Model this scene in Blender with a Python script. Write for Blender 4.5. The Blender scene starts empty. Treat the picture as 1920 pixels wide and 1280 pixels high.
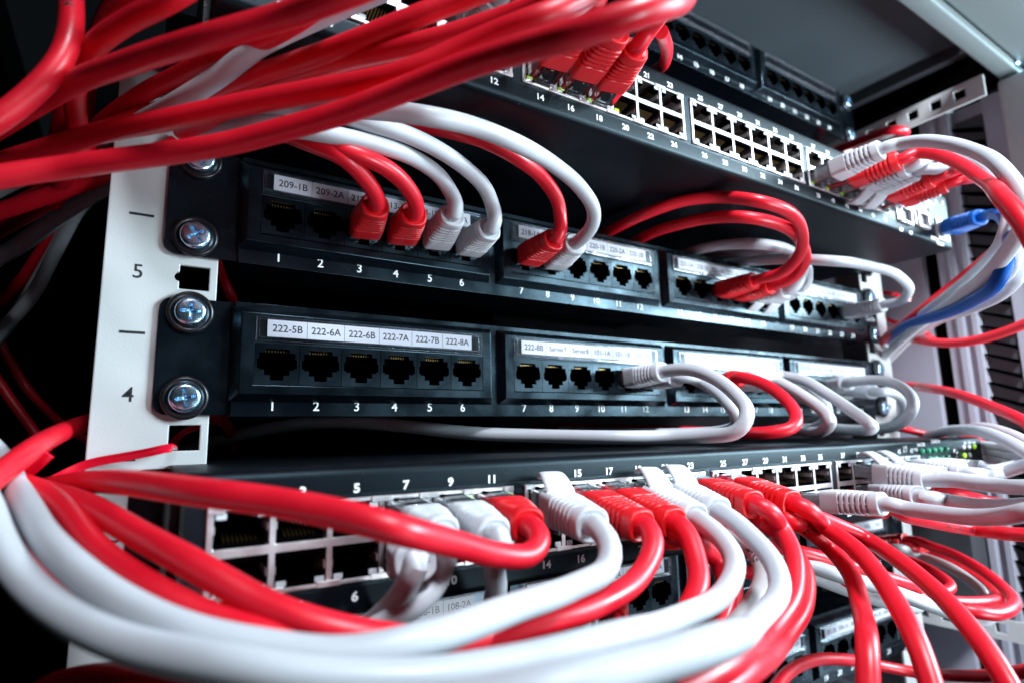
import bpy, bmesh, math, random
from mathutils import Vector, Matrix
random.seed(7)
S = 0.001                                   # everything below is written in millimetres
scene = bpy.context.scene
COL = scene.collection

# ------------------------------------------------------------------ camera
F = 1103.64                                 # focal length in pixels of a 1920 px wide picture
CAM = Vector((-13.817, -228.147, -33.748))
RIGHT = Vector((0.84214794, -0.5388248, -0.02132342))
FWD = Vector((0.53506905, 0.83005776, 0.15717898))
UP = Vector((-0.06699226, -0.14377745, 0.9873399))
cd = bpy.data.cameras.new('camera'); cam = bpy.data.objects.new('camera', cd); COL.objects.link(cam)
cd.sensor_width = 36; cd.lens = F / 1920 * 36
cd.clip_start = 0.004; cd.clip_end = 20
cam.matrix_world = Matrix(((RIGHT.x, UP.x, -FWD.x, CAM.x * S), (RIGHT.y, UP.y, -FWD.y, CAM.y * S),
                           (RIGHT.z, UP.z, -FWD.z, CAM.z * S), (0, 0, 0, 1)))
cd.dof.use_dof = True; cd.dof.focus_distance = 0.225; cd.dof.aperture_fstop = 8.5
cd.dof.aperture_blades = 7
scene.camera = cam

# ------------------------------------------------------------------ world, lamps, exposure
w = bpy.data.worlds.new('World'); scene.world = w; w.use_nodes = True
bg = w.node_tree.nodes['Background']; bg.inputs[0].default_value = (0.5, 0.62, 0.8, 1); bg.inputs[1].default_value = 0.006

def area(name, loc, target, sx, sy, power, color):
    l = bpy.data.lights.new(name, 'AREA'); l.shape = 'RECTANGLE'; l.size = sx; l.size_y = sy
    l.energy = power; l.color = color
    o = bpy.data.objects.new(name, l); COL.objects.link(o)
    o.location = loc
    d = Vector(target) - Vector(loc); o.rotation_euler = d.to_track_quat('-Z', 'Y').to_euler()
    return o
area('key_light', (1.15, -0.80, 0.30), (0.26, -0.05, -0.02), 0.5, 0.42, 8.4, (0.72, 0.91, 1.0)).data.spread = math.radians(90)
area('side_sheen_light', (1.85, -0.60, 0.27), (0.35, 0.0, 0.02), 0.8, 0.5, 13, (0.40, 0.80, 1.0))  # wide teal lamp added off to the right for sheen on the panels
area('ceiling_light', (0.12, -0.72, 0.78), (0.50, -0.02, 0.0), 0.22, 0.22, 5.0, (0.84, 0.91, 1.0)).data.spread = math.radians(80)
area('low_fill', (0.62, -0.95, -0.30), (0.50, -0.12, 0.24), 0.4, 0.4, 3.0, (0.80, 0.92, 1.0)).data.spread = math.radians(60)
scene.view_settings.view_transform = 'Standard'; scene.view_settings.look = 'None'
scene.view_settings.exposure = 0.22; scene.view_settings.gamma = 1.0
scene.view_settings.use_curve_mapping = False

# ------------------------------------------------------------------ where a traced outline stands
def ray(px, py):
    return RIGHT * ((px - 960) / F) + FWD + UP * ((640 - py) / F)
def at(px, py, Y):
    d = ray(px, py); return CAM + d * ((Y - CAM.y) / d.y)
def deep(px, py, depth):
    return CAM + ray(px, py) * depth
def atX(px, py, X):
    d = ray(px, py); return CAM + d * ((X - CAM.x) / d.x)

# ------------------------------------------------------------------ materials
def mat(name, col, rough=0.4, metal=0.0, spec=0.5, bump=0.0, bscale=900, emit=None, sss=0.0, var=0.0, vscale=60, coat=0.0, stint=None):
    m = bpy.data.materials.new(name); m.use_nodes = True
    nt = m.node_tree; b = nt.nodes['Principled BSDF']
    b.inputs['Base Color'].default_value = (*col, 1); b.inputs['Roughness'].default_value = rough
    b.inputs['Metallic'].default_value = metal; b.inputs['Specular IOR Level'].default_value = spec
    b.inputs['Coat Weight'].default_value = coat; b.inputs['Coat Roughness'].default_value = 0.12
    if stint: b.inputs['Specular Tint'].default_value = (*stint, 1)
    if sss:
        b.inputs['Subsurface Weight'].default_value = sss; b.inputs['Subsurface Radius'].default_value = (1, .6, .6)
        b.inputs['Subsurface Scale'].default_value = 0.0015
    tc = nt.nodes.new('ShaderNodeTexCoord')
    if bump:
        n = nt.nodes.new('ShaderNodeTexNoise'); n.inputs['Scale'].default_value = bscale; n.inputs['Detail'].default_value = 4
        bp = nt.nodes.new('ShaderNodeBump'); bp.inputs['Strength'].default_value = bump; bp.inputs['Distance'].default_value = 0.0004
        nt.links.new(tc.outputs['Object'], n.inputs['Vector']); nt.links.new(n.outputs['Fac'], bp.inputs['Height'])
        nt.links.new(bp.outputs['Normal'], b.inputs['Normal'])
    if var:
        n = nt.nodes.new('ShaderNodeTexNoise'); n.inputs['Scale'].default_value = vscale; n.inputs['Detail'].default_value = 6
        mr = nt.nodes.new('ShaderNodeMapRange'); mr.inputs['To Min'].default_value = 1 - var; mr.inputs['To Max'].default_value = 1 + var
        mr.inputs['From Min'].default_value = .3; mr.inputs['From Max'].default_value = .7
        mx = nt.nodes.new('ShaderNodeVectorMath'); mx.operation = 'SCALE'; mx.inputs[0].default_value = col
        nt.links.new(tc.outputs['Object'], n.inputs['Vector']); nt.links.new(n.outputs['Fac'], mr.inputs['Value'])
        nt.links.new(mr.outputs[0], mx.inputs['Scale']); nt.links.new(mx.outputs[0], b.inputs['Base Color'])
        m2 = nt.nodes.new('ShaderNodeMapRange'); m2.inputs['To Min'].default_value = max(.03, rough - .1); m2.inputs['To Max'].default_value = rough + .1
        m2.inputs['From Min'].default_value = .3; m2.inputs['From Max'].default_value = .7
        nt.links.new(n.outputs['Fac'], m2.inputs['Value']); nt.links.new(m2.outputs[0], b.inputs['Roughness'])
    if emit:
        b.inputs['Emission Color'].default_value = (*emit[0], 1); b.inputs['Emission Strength'].default_value = emit[1]
    return m
def dusty(m, amount=0.6, scale=2500, thresh=0.70):
    """small pale dust grains lying on a dark surface"""
    nt = m.node_tree; b = nt.nodes['Principled BSDF']
    tc = nt.nodes.new('ShaderNodeTexCoord'); v = nt.nodes.new('ShaderNodeTexNoise'); v.inputs['Scale'].default_value = scale; v.inputs['Detail'].default_value = 2
    big = nt.nodes.new('ShaderNodeTexNoise'); big.inputs['Scale'].default_value = 70
    ad = nt.nodes.new('ShaderNodeMath'); ad.operation = 'MULTIPLY_ADD'; ad.inputs[1].default_value = 0.22
    rp = nt.nodes.new('ShaderNodeMapRange'); rp.inputs['From Min'].default_value = thresh + .08; rp.inputs['From Max'].default_value = thresh + .12
    mx = nt.nodes.new('ShaderNodeMix'); mx.data_type = 'RGBA'; mx.inputs['B'].default_value = (.45, .47, .5, 1)
    sc = nt.nodes.new('ShaderNodeMath'); sc.operation = 'MULTIPLY'; sc.inputs[1].default_value = amount
    nt.links.new(tc.outputs['Object'], v.inputs['Vector']); nt.links.new(tc.outputs['Object'], big.inputs['Vector'])
    nt.links.new(big.outputs['Fac'], ad.inputs[0]); nt.links.new(v.outputs['Fac'], ad.inputs[2]); nt.links.new(ad.outputs[0], rp.inputs['Value'])
    nt.links.new(rp.outputs[0], sc.inputs[0]); nt.links.new(sc.outputs[0], mx.inputs['Factor'])
    src = b.inputs['Base Color']
    if src.is_linked: nt.links.new(src.links[0].from_socket, mx.inputs['A'])
    else: mx.inputs['A'].default_value = src.default_value
    nt.links.new(mx.outputs['Result'], b.inputs['Base Color'])
    return m
def clear(name, tint=(0.92, 0.95, 0.97), gloss=0.5, rough=0.08, add=0.0):
    m = bpy.data.materials.new(name); m.use_nodes = True; nt = m.node_tree; nt.nodes.clear()
    out = nt.nodes.new('ShaderNodeOutputMaterial'); t = nt.nodes.new('ShaderNodeBsdfTransparent'); t.inputs[0].default_value = (*tint, 1)
    g = nt.nodes.new('ShaderNodeBsdfGlossy'); g.inputs['Roughness'].default_value = rough; g.inputs[0].default_value = (1, 1, 1, 1)
    fr = nt.nodes.new('ShaderNodeFresnel'); fr.inputs['IOR'].default_value = 1.45
    mu = nt.nodes.new('ShaderNodeMath'); mu.operation = 'MULTIPLY_ADD'; mu.inputs[1].default_value = gloss * 2; mu.inputs[2].default_value = add; mu.use_clamp = True
    mx = nt.nodes.new('ShaderNodeMixShader')
    nt.links.new(fr.outputs[0], mu.inputs[0]); nt.links.new(mu.outputs[0], mx.inputs[0])
    nt.links.new(t.outputs[0], mx.inputs[1]); nt.links.new(g.outputs[0], mx.inputs[2]); nt.links.new(mx.outputs[0], out.inputs[0])
    return m
M = dict(
    red=mat('red_jacket', (0.72, 0.008, 0.024), 0.38, sss=0.15, bump=.05, bscale=700, var=.05, vscale=90),
    redboot=mat('red_boot', (0.66, 0.008, 0.014), 0.4, sss=0.15, bump=.08, bscale=1500),
    white=mat('white_jacket', (0.50, 0.52, 0.555), 0.42, sss=0.1, bump=.05, bscale=700, var=.03, vscale=90),
    whiteboot=mat('white_boot', (0.58, 0.595, 0.63), 0.42, sss=0.1, bump=.06, bscale=1500),
    grey=mat('grey_jacket', (0.36, 0.355, 0.36), 0.4, var=.04), greyboot=mat('grey_boot', (0.38, 0.375, 0.38), 0.42),
    blue=mat('blue_jacket', (0.0, 0.075, 0.36), 0.5, spec=.2), blueboot=mat('blue_boot', (0.0, 0.09, 0.40), 0.45),
    plastic=dusty(mat('black_panel_plastic', (0.0020, 0.0032, 0.0052), 0.25, bump=.03, bscale=1600, var=.12, vscale=60, spec=.55, stint=(.5, .8, 1)), .4, 1900, .82),
    metalblack=dusty(mat('black_painted_steel', (0.002, 0.003, 0.0045), 0.30, bump=.2, bscale=1400, var=.25, vscale=50, spec=.25), .4, 1700, .82),
    crackle=dusty(mat('black_textured_paint', (0.0020, 0.0032, 0.0052), 0.30, bump=.3, bscale=2600, spec=.5, stint=(.6, .85, 1)), .4, 1800, .80),
    casepaint=dusty(mat('black_case_paint', (0.0018, 0.0028, 0.0045), 0.38, bump=.25, bscale=2600, spec=.2, stint=(.6, .85, 1)), .5, 1800, .80),
    void=mat('black_cavity', (0.001, 0.001, 0.0012), 0.9, spec=0.0),
    gold=mat('gold_contacts', (0.42, 0.29, 0.12), 0.3, 1.0),
    shell=mat('plated_jack_shell', (0.88, 0.84, 0.85), 0.36, 0.85, bump=.1, bscale=500, var=.08, vscale=200),
    chrome=mat('zinc_screw', (0.55, 0.80, 1.0), 0.24, 1.0, bump=.3, bscale=260),
    rail=mat('light_grey_powder_coat', (0.60, 0.62, 0.62), 0.42, bump=.12, bscale=1200, var=.04, vscale=30),
    wall=mat('pale_cabinet_paint', (0.36, 0.37, 0.43), 0.38, bump=.05, bscale=900, var=.03, vscale=20),
    beam=mat('pale_teal_beam_paint', (0.19, 0.225, 0.23), 0.4, bump=.05, bscale=900),
    darkgrey=mat('dark_grey_paint', (0.045, 0.048, 0.056), 0.5),
    roof=mat('grey_roof_paint', (0.060, 0.075, 0.086), 0.5, var=.05, vscale=12),
    ink=mat('black_ink', (0.02, 0.02, 0.03), 0.5), print=mat('white_print', (0.92, 0.94, 0.96), 0.28, spec=.6),
    paper=mat('label_paper', (0.84, 0.85, 0.9), 0.6),
    rubber=mat('black_rubber_washer', (0.008, 0.008, 0.010), 0.28),
    ledoff=mat('unlit_led', (0.55, 0.58, 0.62), 0.25, coat=.6),
    ledon=mat('lit_green_led', (0.3, 0.6, 0.02), 0.3, emit=((0.42, 0.9, 0.02), .45)),
    ledgreen=mat('green_led_lens', (0.01, 0.22, 0.11), 0.3, emit=((0.02, 0.6, 0.25), .06)),
    pane=clear('clear_label_cover', (.96, .97, 1), gloss=.3, rough=.22), plug=clear('clear_plug_plastic', (0.86, 0.88, 0.9), .7, .10, .05),
    strap=mat('red_plastic_strap', (0.78, 0.004, 0.03), 0.18, coat=.5),
)

# ------------------------------------------------------------------ mesh helpers
def finish(name, bm, mats, parent=None, smooth=False, loc=None, angle=40):
    me = bpy.data.meshes.new(name)
    bmesh.ops.recalc_face_normals(bm, faces=bm.faces) if smooth != 'keep' else None
    bm.to_mesh(me); bm.free()
    for m in (mats if isinstance(mats, (list, tuple)) else [mats]): me.materials.append(m)
    if smooth:
        for p in me.polygons: p.use_smooth = True
        me.set_sharp_from_angle(angle=math.radians(angle))
    o = bpy.data.objects.new(name, me); COL.objects.link(o)
    if parent is not None: o.parent = parent
    if loc is not None: o.location = Vector(loc) * S
    return o
def V(x, y, z): return (x * S, y * S, z * S)
def box(bm, x0, x1, y0, y1, z0, z1, mi=0, bev=0.0, seg=2):
    vs = [bm.verts.new(V(x, y, z)) for x in (x0, x1) for y in (y0, y1) for z in (z0, z1)]
    fs = [bm.faces.new([vs[i] for i in f]) for f in ((0, 1, 3, 2), (4, 6, 7, 5), (0, 4, 5, 1), (2, 3, 7, 6), (0, 2, 6, 4), (1, 5, 7, 3))]
    for f in fs: f.material_index = mi
    if bev:
        es = list({e for f in fs for e in f.edges})
        r = bmesh.ops.bevel(bm, geom=es, offset=bev * S, segments=seg, profile=.5, affect='EDGES')
        for f in r['faces']: f.material_index = mi
def prism(bm, pts, y0, y1, holes=(), mi=0):
    """outline in XZ (mm) with holes, from y0 (front) to y1 (back)"""
    loops = [list(pts)] + [list(h) for h in holes]
    fr = []; bk = []
    ef = []; eb = []
    for lp in loops:
        a = [bm.verts.new(V(x, y0, z)) for x, z in lp]; b = [bm.verts.new(V(x, y1, z)) for x, z in lp]
        n = len(lp)
        for i in range(n):
            ef.append(bm.edges.new((a[i], a[(i + 1) % n]))); eb.append(bm.edges.new((b[i], b[(i + 1) % n])))
        for i in range(n):
            f = bm.faces.new((a[i], a[(i + 1) % n], b[(i + 1) % n], b[i])); f.material_index = mi
    for es in (ef, eb):
        r = bmesh.ops.triangle_fill(bm, use_beauty=True, use_dissolve=False, edges=es)
        for g in r['geom']:
            if isinstance(g, bmesh.types.BMFace): g.material_index = mi
def rect(x0, x1, z0, z1): return [(x0, z0), (x1, z0), (x1, z1), (x0, z1)]
def rrect(x0, x1, z0, z1, r, corners=(1, 1, 1, 1), n=6):
    out = []
    for k, (cx, cz, a0) in enumerate(((x0, z0, 180), (x1, z0, 270), (x1, z1, 0), (x0, z1, 90))):
        if not corners[k]: out.append((cx, cz)); continue
        ox = cx + r if cx == x0 else cx - r; oz = cz + r if cz == z0 else cz - r
        for i in range(n + 1):
            a = math.radians(a0 + 90 * i / n); out.append((ox + r * math.cos(a), oz + r * math.sin(a)))
    return out
def frustum(bm, b, f, yb, yf, mi=0):
    """chamfered raised block: base rectangle b at yb, face rectangle f at yf"""
    B = [bm.verts.new(V(x, yb, z)) for x, z in rect(*b)]; Fv = [bm.verts.new(V(x, yf, z)) for x, z in rect(*f)]
    for i in range(4):
        q = bm.faces.new((B[i], B[(i + 1) % 4], Fv[(i + 1) % 4], Fv[i])); q.material_index = mi
    return B, Fv
def disc(bm, c, axis, prof, n=24, mi=0):
    """lathe: prof = [(radius, distance along axis)]"""
    axis = Vector(axis).normalized(); u = axis.orthogonal().normalized(); v = axis.cross(u)
    rings = []
    for r, h in prof:
        if r <= 0: rings.append([bm.verts.new((Vector(c) + axis * h) * S)])
        else: rings.append([bm.verts.new((Vector(c) + axis * h + u * r * math.cos(2 * math.pi * i / n) + v * r * math.sin(2 * math.pi * i / n)) * S) for i in range(n)])
    for a, b in zip(rings, rings[1:]):
        for i in range(n):
            if len(a) == 1 and len(b) == 1: break
            if len(a) == 1: f = bm.faces.new((a[0], b[i], b[(i + 1) % n]))
            elif len(b) == 1: f = bm.faces.new((a[i], a[(i + 1) % n], b[0]))
            else: f = bm.faces.new((a[i], a[(i + 1) % n], b[(i + 1) % n], b[i]))
            f.material_index = mi

# writing: mesh lettering lying on a surface
_glyph = {}
def glyphs(s, bold=0.0):
    if (s, bold) not in _glyph:
        c = bpy.data.curves.new('t', 'FONT'); c.body = s; c.size = 1; c.align_x = 'CENTER'; c.align_y = 'CENTER'; c.offset = bold
        c.resolution_u = 3
        o = bpy.data.objects.new('t', c); COL.objects.link(o)
        dg = bpy.context.evaluated_depsgraph_get(); dg.update()
        me = bpy.data.meshes.new_from_object(o.evaluated_get(dg))
        _glyph[(s, bold)] = ([v.co.copy() for v in me.vertices], [list(p.vertices) for p in me.polygons])
        bpy.data.objects.remove(o); bpy.data.curves.remove(c); bpy.data.meshes.remove(me)
    return _glyph[(s, bold)]
def write(bm, s, x, y, z, size, bold=0.0, mi=0, sx=1.0, shear=0.0, fn=None):
    vs, ps = glyphs(s, bold)
    if fn is None: fn = lambda a, b: V(x + a, y, z + b)
    nv = [bm.verts.new(fn((v.x * sx + v.y * shear) * size, v.y * size)) for v in vs]
    for p in ps:
        try:
            f = bm.faces.new([nv[i] for i in p]); f.material_index = mi
        except ValueError: pass

def thing(name, label, cat, loc=(0, 0, 0), group=None):
    o = bpy.data.objects.new(name, None); COL.objects.link(o); o.location = Vector(loc) * S
    o.empty_display_size = 0.01; o['label'] = label; o['category'] = cat
    if group: o['group'] = group
    return o
def tag(o, label, cat, group=None, kind=None):
    if label: o['label'] = label; o['category'] = cat
    if group: o['group'] = group
    if kind: o['kind'] = kind
    return o
def dup(o, parent, loc=None, name=None):
    c = o.copy(); COL.objects.link(c); c.parent = parent
    if loc is not None: c.location = Vector(loc) * S
    for ch in list(o.children): dup(ch, c)
    return c

# ================================================================== cabinet
cab = thing('server_cabinet', 'pale grey server cabinet with numbered mounting rails, dark roof and ribbed side wall', 'cabinet', (0, 0, 0))
# left mounting rail
def hole(cx, cz, notch=False):
    h = [(cx - 4.6, cz - 4.2), (cx + 4.6, cz - 4.2), (cx + 4.6, cz + 4.2), (cx - 4.6, cz + 4.2)]
    if notch:
        h += [(cx - 4.6, cz + 1.6), (cx - 5.6, cz + 1.4), (cx - 6.3, cz), (cx - 5.6, cz - 1.4), (cx - 4.6, cz - 1.6)]
    return h
bm = bmesh.new()
hz = [(22.9, 1), (-32.2, 0), (81.5, 1), (-91, 0), (-106, 0), (-150, 0), (-122, 0), (136, 0), (191, 0)]
prism(bm, rect(-25.2, 8.6, -260, 97), 0, 1.8, [hole(1.4, z, n) for z, n in hz if z < 90])
box(bm, -25.2, -23.4, 1.8, 36, -260, 97)
rail = finish('mounting_rail', bm, M['rail'], cab)
bv = rail.modifiers.new('b', 'BEVEL'); bv.width = .0004; bv.segments = 2; bv.limit_method = 'ANGLE'
for s, z in (('5', 22.9), ('4', -18.2), ('6', 64), ('3', -62)):
    bm = bmesh.new(); write(bm, s, -15.4, -.05, z, 6.8, .01); finish('unit_number', bm, M['ink'], rail)
bm = bmesh.new()
for z in (43.0, 2.4, -38.8, -80, 84): box(bm, -19.2, -12.0, -.12, .05, z - .45, z + .45)
finish('unit_marks', bm, M['ink'], rail)
# right mounting rail
bm = bmesh.new()
hz = [(27, 0), (-36, 0), (83, 0), (-91, 0), (-150, 0), (136, 0), (191, 0), (104, 0)]
prism(bm, rect(457.5, 491, -260, 192), 0, 1.8, [hole(464, z, 0) for z, n in hz if z < 185])
box(bm, 489.2, 491, 1.8, 36, -260, 192)
rr = finish('mounting_rail', bm, M['rail'], cab)
bv = rr.modifiers.new('b', 'BEVEL'); bv.width = .0004; bv.segments = 2; bv.limit_method = 'ANGLE'
for s, z in (('5', 22.9), ('4', -18.2)):
    bm = bmesh.new(); write(bm, s, 481, -.05, z, 6.8, .01); finish('unit_number', bm, M['ink'], rr)
# side wall with pressed ribs, dark seam and louvre slots
WX = 545
bm = bmesh.new()
prof = [(700, WX), (60, WX), (58, WX - 3), (34, WX - 3), (32, WX), (-9, WX), (-11, WX + 6), (-19, WX + 6), (-21, WX), (-27, WX), (-29, WX - 3), (-33, WX - 3), (-35, WX), (-38, WX), (-39.5, WX - 3.5), (-43, WX - 3.5), (-44.5, WX), (-45.5, WX + 5), (-64.5, WX + 5), (-65.5, WX), (-78, WX)]
z0, z1 = -330, 226
prev = None
for y, x in prof:
    a = bm.verts.new(V(x, y, z0)); b = bm.verts.new(V(x, y, z1)); c = bm.verts.new(V(x + 3, y, z0)); d = bm.verts.new(V(x + 3, y, z1))
    if prev:
        for q in ((prev[0], a, b, prev[1]), (prev[2], prev[3], d, c), (prev[1], b, d, prev[3]), (prev[0], prev[2], c, a)): bm.faces.new(q)
    prev = (a, b, c, d)
sw = finish('side_wall', bm, M['wall'], cab, smooth=True, angle=25)
bm = bmesh.new()
box(bm, WX + 3.2, WX + 5.8, -18.6, -11.4, z0, z1)
finish('seam_strip', bm, M['void'], sw)
bm = bmesh.new(); box(bm, WX + 1.5, WX + 4.5, -64.3, -45.7, z0, 214)
lv = finish('louvre_strip', bm, M['darkgrey'], cab)
bm = bmesh.new()
for k in range(42):
    z = 205 - k * 11.0
    vs = [(-64.2, z - 6.6), (-64.2, z - 3.4), (-46, z + 3.4), (-43.5, z + 3.0), (-45.5, z + 1.2)]
    f = [bm.verts.new(V(WX - 2.0, y, zz)) for y, zz in vs]; g = [bm.verts.new(V(WX + 1.4, y, zz)) for y, zz in vs]
    bm.faces.new(f); bm.faces.new(g[::-1])
    for i in range(5): bm.faces.new((f[i], g[i], g[(i + 1) % 5], f[(i + 1) % 5]))
finish('louvre_blades', bm, M['void'], lv)
# front corner post
bm = bmesh.new(); box(bm, WX - 4, WX + 20, -118, -78.2, z0, 233, bev=3, seg=3)
finish('corner_post', bm, M['rail'], cab, smooth=True)
# top depth brace with square holes, and a lower one
def brace(X, ztop, y0, y1, h, zs, mats=M['rail']):
    bm = bmesh.new()
    out = [(y0, zs(y0)), (y1, zs(y1)), (y1, zs(y1) + h), (y0, zs(y0) + h)]
    holes = []
    y = y0 + 12
    while y < y1 - 14:
        holes.append([(y, zs(y) + h * .3), (y + 8, zs(y + 8) + h * .3), (y + 8, zs(y + 8) + h * .78), (y, zs(y) + h * .78)]); y += 16.5
    prism(bm, out, 0, 2, holes)
    for v in bm.verts: v.co = Vector((X * S + v.co.y, v.co.x, v.co.z))
    return finish('depth_brace', bm, mats, cab)
brace(512, 0, -79, 420, 17, lambda y: 209.5 - .03 * y)
brace(505, 0, -76, 420, 14, lambda y: -181)
# roof, roof edge, front beam
bm = bmesh.new(); box(bm, -60, 512, -78, 700, 262, 266); finish('roof', bm, M['roof'], cab)
bm = bmesh.new(); box(bm, 512.2, 521, -78, 700, 252, 266, bev=1); finish('roof_edge', bm, M['darkgrey'], cab)
bm = bmesh.new(); box(bm, 521.2, 560, -78, 700, 236, 268); finish('roof_side', bm, M['void'], cab)
bm = bmesh.new(); box(bm, -80, 566, -92, -79, 235, 248, bev=2, seg=3); box(bm, -80, 566, -150, -92.3, 240, 262, bev=3, seg=3); box(bm, -80, 566, -190, -150.3, 232, 280, bev=3, seg=3)
finish('front_beam', bm, M['beam'], cab, smooth=True)
for dx, dz in ((0, 0), (-9, 9)):
    bm = bmesh.new(); disc(bm, (548 + dx, -100 + dz, 240), (0, 0, -1), [(0, 3.6), (2.4, 3.2), (3.8, 1.6), (4, 0)], 16)
    finish('beam_screw', bm, M['chrome'], cab, smooth=True)
bm = bmesh.new(); box(bm, -120, 600, 705, 710, -400, 300); box(bm, -120, -116, 40, 705, -400, 300); finish('rear_wall', bm, M['void'], cab)  # rear and left walls coloured near black, standing in for the unlit interior
bm = bmesh.new(); box(bm, 440, 560, -90, 300, -262, -258); box(bm, 470, 560, -150, -90.5, -245, -240, bev=1)
finish('floor_tray', bm, M['wall'], cab)
bm = bmesh.new(); box(bm, 516, 541, -28, 300, -178, -96); finish('dark_side_panel', bm, M['darkgrey'], cab)

# ================================================================== patch panels
P0, PE, X0 = 15.414, 16.35, 28.74
GX = [X0 + g * (6 * P0 + PE) - P0 / 2 for g in range(4)]         # left edge of each group's first jack
def px_(n): return X0 + (n - 1) * P0 + ((n - 1) // 6) * PE
JH = [(-4.2, 5.6), (-4.2, 4.1), (-6.2, 4.1), (-6.2, 1.8), (-6.8, 1.8), (-6.8, -1.4), (-6.0, -1.4), (-6.0, -2.0), (-4.3, -2.0), (-4.3, -3.9), (-2.3, -3.9), (-2.3, -5.7),
      (2.3, -5.7), (2.3, -3.9), (4.3, -3.9), (4.3, -2.0), (6.0, -2.0), (6.0, -1.4), (6.8, -1.4), (6.8, 1.8), (6.2, 1.8), (6.2, 4.1), (4.2, 4.1), (4.2, 5.6)][::-1]
def make_keystone():
    bm = bmesh.new()
    w = P0 / 2 - .13
    lo = [(-w, -7.25), (w, -7.25), (w, 7.35), (-w, 7.35)]
    A = [bm.verts.new(V(x, 0, z)) for x, z in lo]; B = [bm.verts.new(V(x, 0, z)) for x, z in JH]
    es = [bm.edges.new((A[i], A[(i + 1) % 4])) for i in range(4)] + [bm.edges.new((B[i], B[(i + 1) % len(B)])) for i in range(len(B))]
    bmesh.ops.triangle_fill(bm, use_beauty=True, edges=es)
    for f in bm.faces:
        if f.normal.y > 0: f.normal_flip()
    A2 = [bm.verts.new(V(x, .5, z)) for x, z in lo]
    for i in range(4): bm.faces.new((A[i], A2[i], A2[(i + 1) % 4], A[(i + 1) % 4]))
    D = [bm.verts.new(V(x, .9, z)) for x, z in JH]; Cc = [bm.verts.new(V(x * .96, 11, z * .96)) for x, z in JH]; n = len(JH)
    for i in range(n):
        bm.faces.new((B[i], B[(i + 1) % n], D[(i + 1) % n], D[i]))
        f = bm.faces.new((D[i], D[(i + 1) % n], Cc[(i + 1) % n], Cc[i])); f.material_index = 1
    f = bm.faces.new(Cc); f.material_index = 1
    for k in range(8):
        x = -3.57 + k * 1.02
        box(bm, x - .15, x + .15, 2.2, 2.5, 4.5, 5.2, 2)
    return finish('jack', bm, [M['plastic'], M['void'], M['gold']], smooth='keep')
_key = make_keystone(); _key_used = [False]
def make_screw(kind=0):
    bm = bmesh.new()
    disc(bm, (0, 0, 0), (0, -1, 0), [(5.0, 0), (5.0, 1.0), (4.75, 1.7), (4.3, 2.1), (3.7, 2.3)], 32)
    # cross recess: star-shaped sunk floor
    n = 32; c = None
    def rad(i):
        a = (i % 8) * math.pi / 4 / 2
        t = abs(((i + 4) % 8) - 4)
        return 3.1 if t == 0 else (2.9 if t == 1 else (1.5 if t == 2 else (1.0 if t == 3 else .9)))
    u = Vector((0, -1, 0)).orthogonal().normalized(); v = Vector((0, -1, 0)).cross(u)
    bm.verts.ensure_lookup_table(); last = list(bm.verts)[-n:]
    top = [bm.verts.new((Vector((0, -2.3, 0)) + (u * math.cos(2 * math.pi * i / n) + v * math.sin(2 * math.pi * i / n)) * rad(i)) * S) for i in range(n)]
    bot = [bm.verts.new((Vector((0, -.7, 0)) + (u * math.cos(2 * math.pi * i / n) + v * math.sin(2 * math.pi * i / n)) * rad(i) * .6) * S) for i in range(n)]
    cc = bm.verts.new(V(0, -.3, 0))
    for i in range(n):
        j = (i + 1) % n
        bm.faces.new((last[i], last[j], top[j], top[i])); bm.faces.new((top[i], top[j], bot[j], bot[i])); bm.faces.new((bot[i], bot[j], cc))
    s = finish('screw', bm, M['chrome'], smooth=True, angle=35)
    bm = bmesh.new()
    disc(bm, (0, 0, 0), (0, -1, 0), [(7.3, -.9), (7.3, -.1), (7.0, .4), (6.3, .6), (5.6, .2), (5.2, -.1), (3.5, -.1)], 36)
    wsh = finish('washer', bm, M['rubber'], s, smooth=True, angle=50)
    return s
_screw = make_screw(); _screw_used = [False]
def put(proto, used, parent, loc, rot=0):
    if not used[0]: o = proto; o.parent = parent; used[0] = True
    else:
        o = proto.copy(); COL.objects.link(o); o.parent = parent
        for ch in list(proto.children):
            c = ch.copy(); COL.objects.link(c); c.parent = o
    o.location = Vector(loc) * S; o.rotation_euler = (0, rot, 0)
    return o

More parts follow.
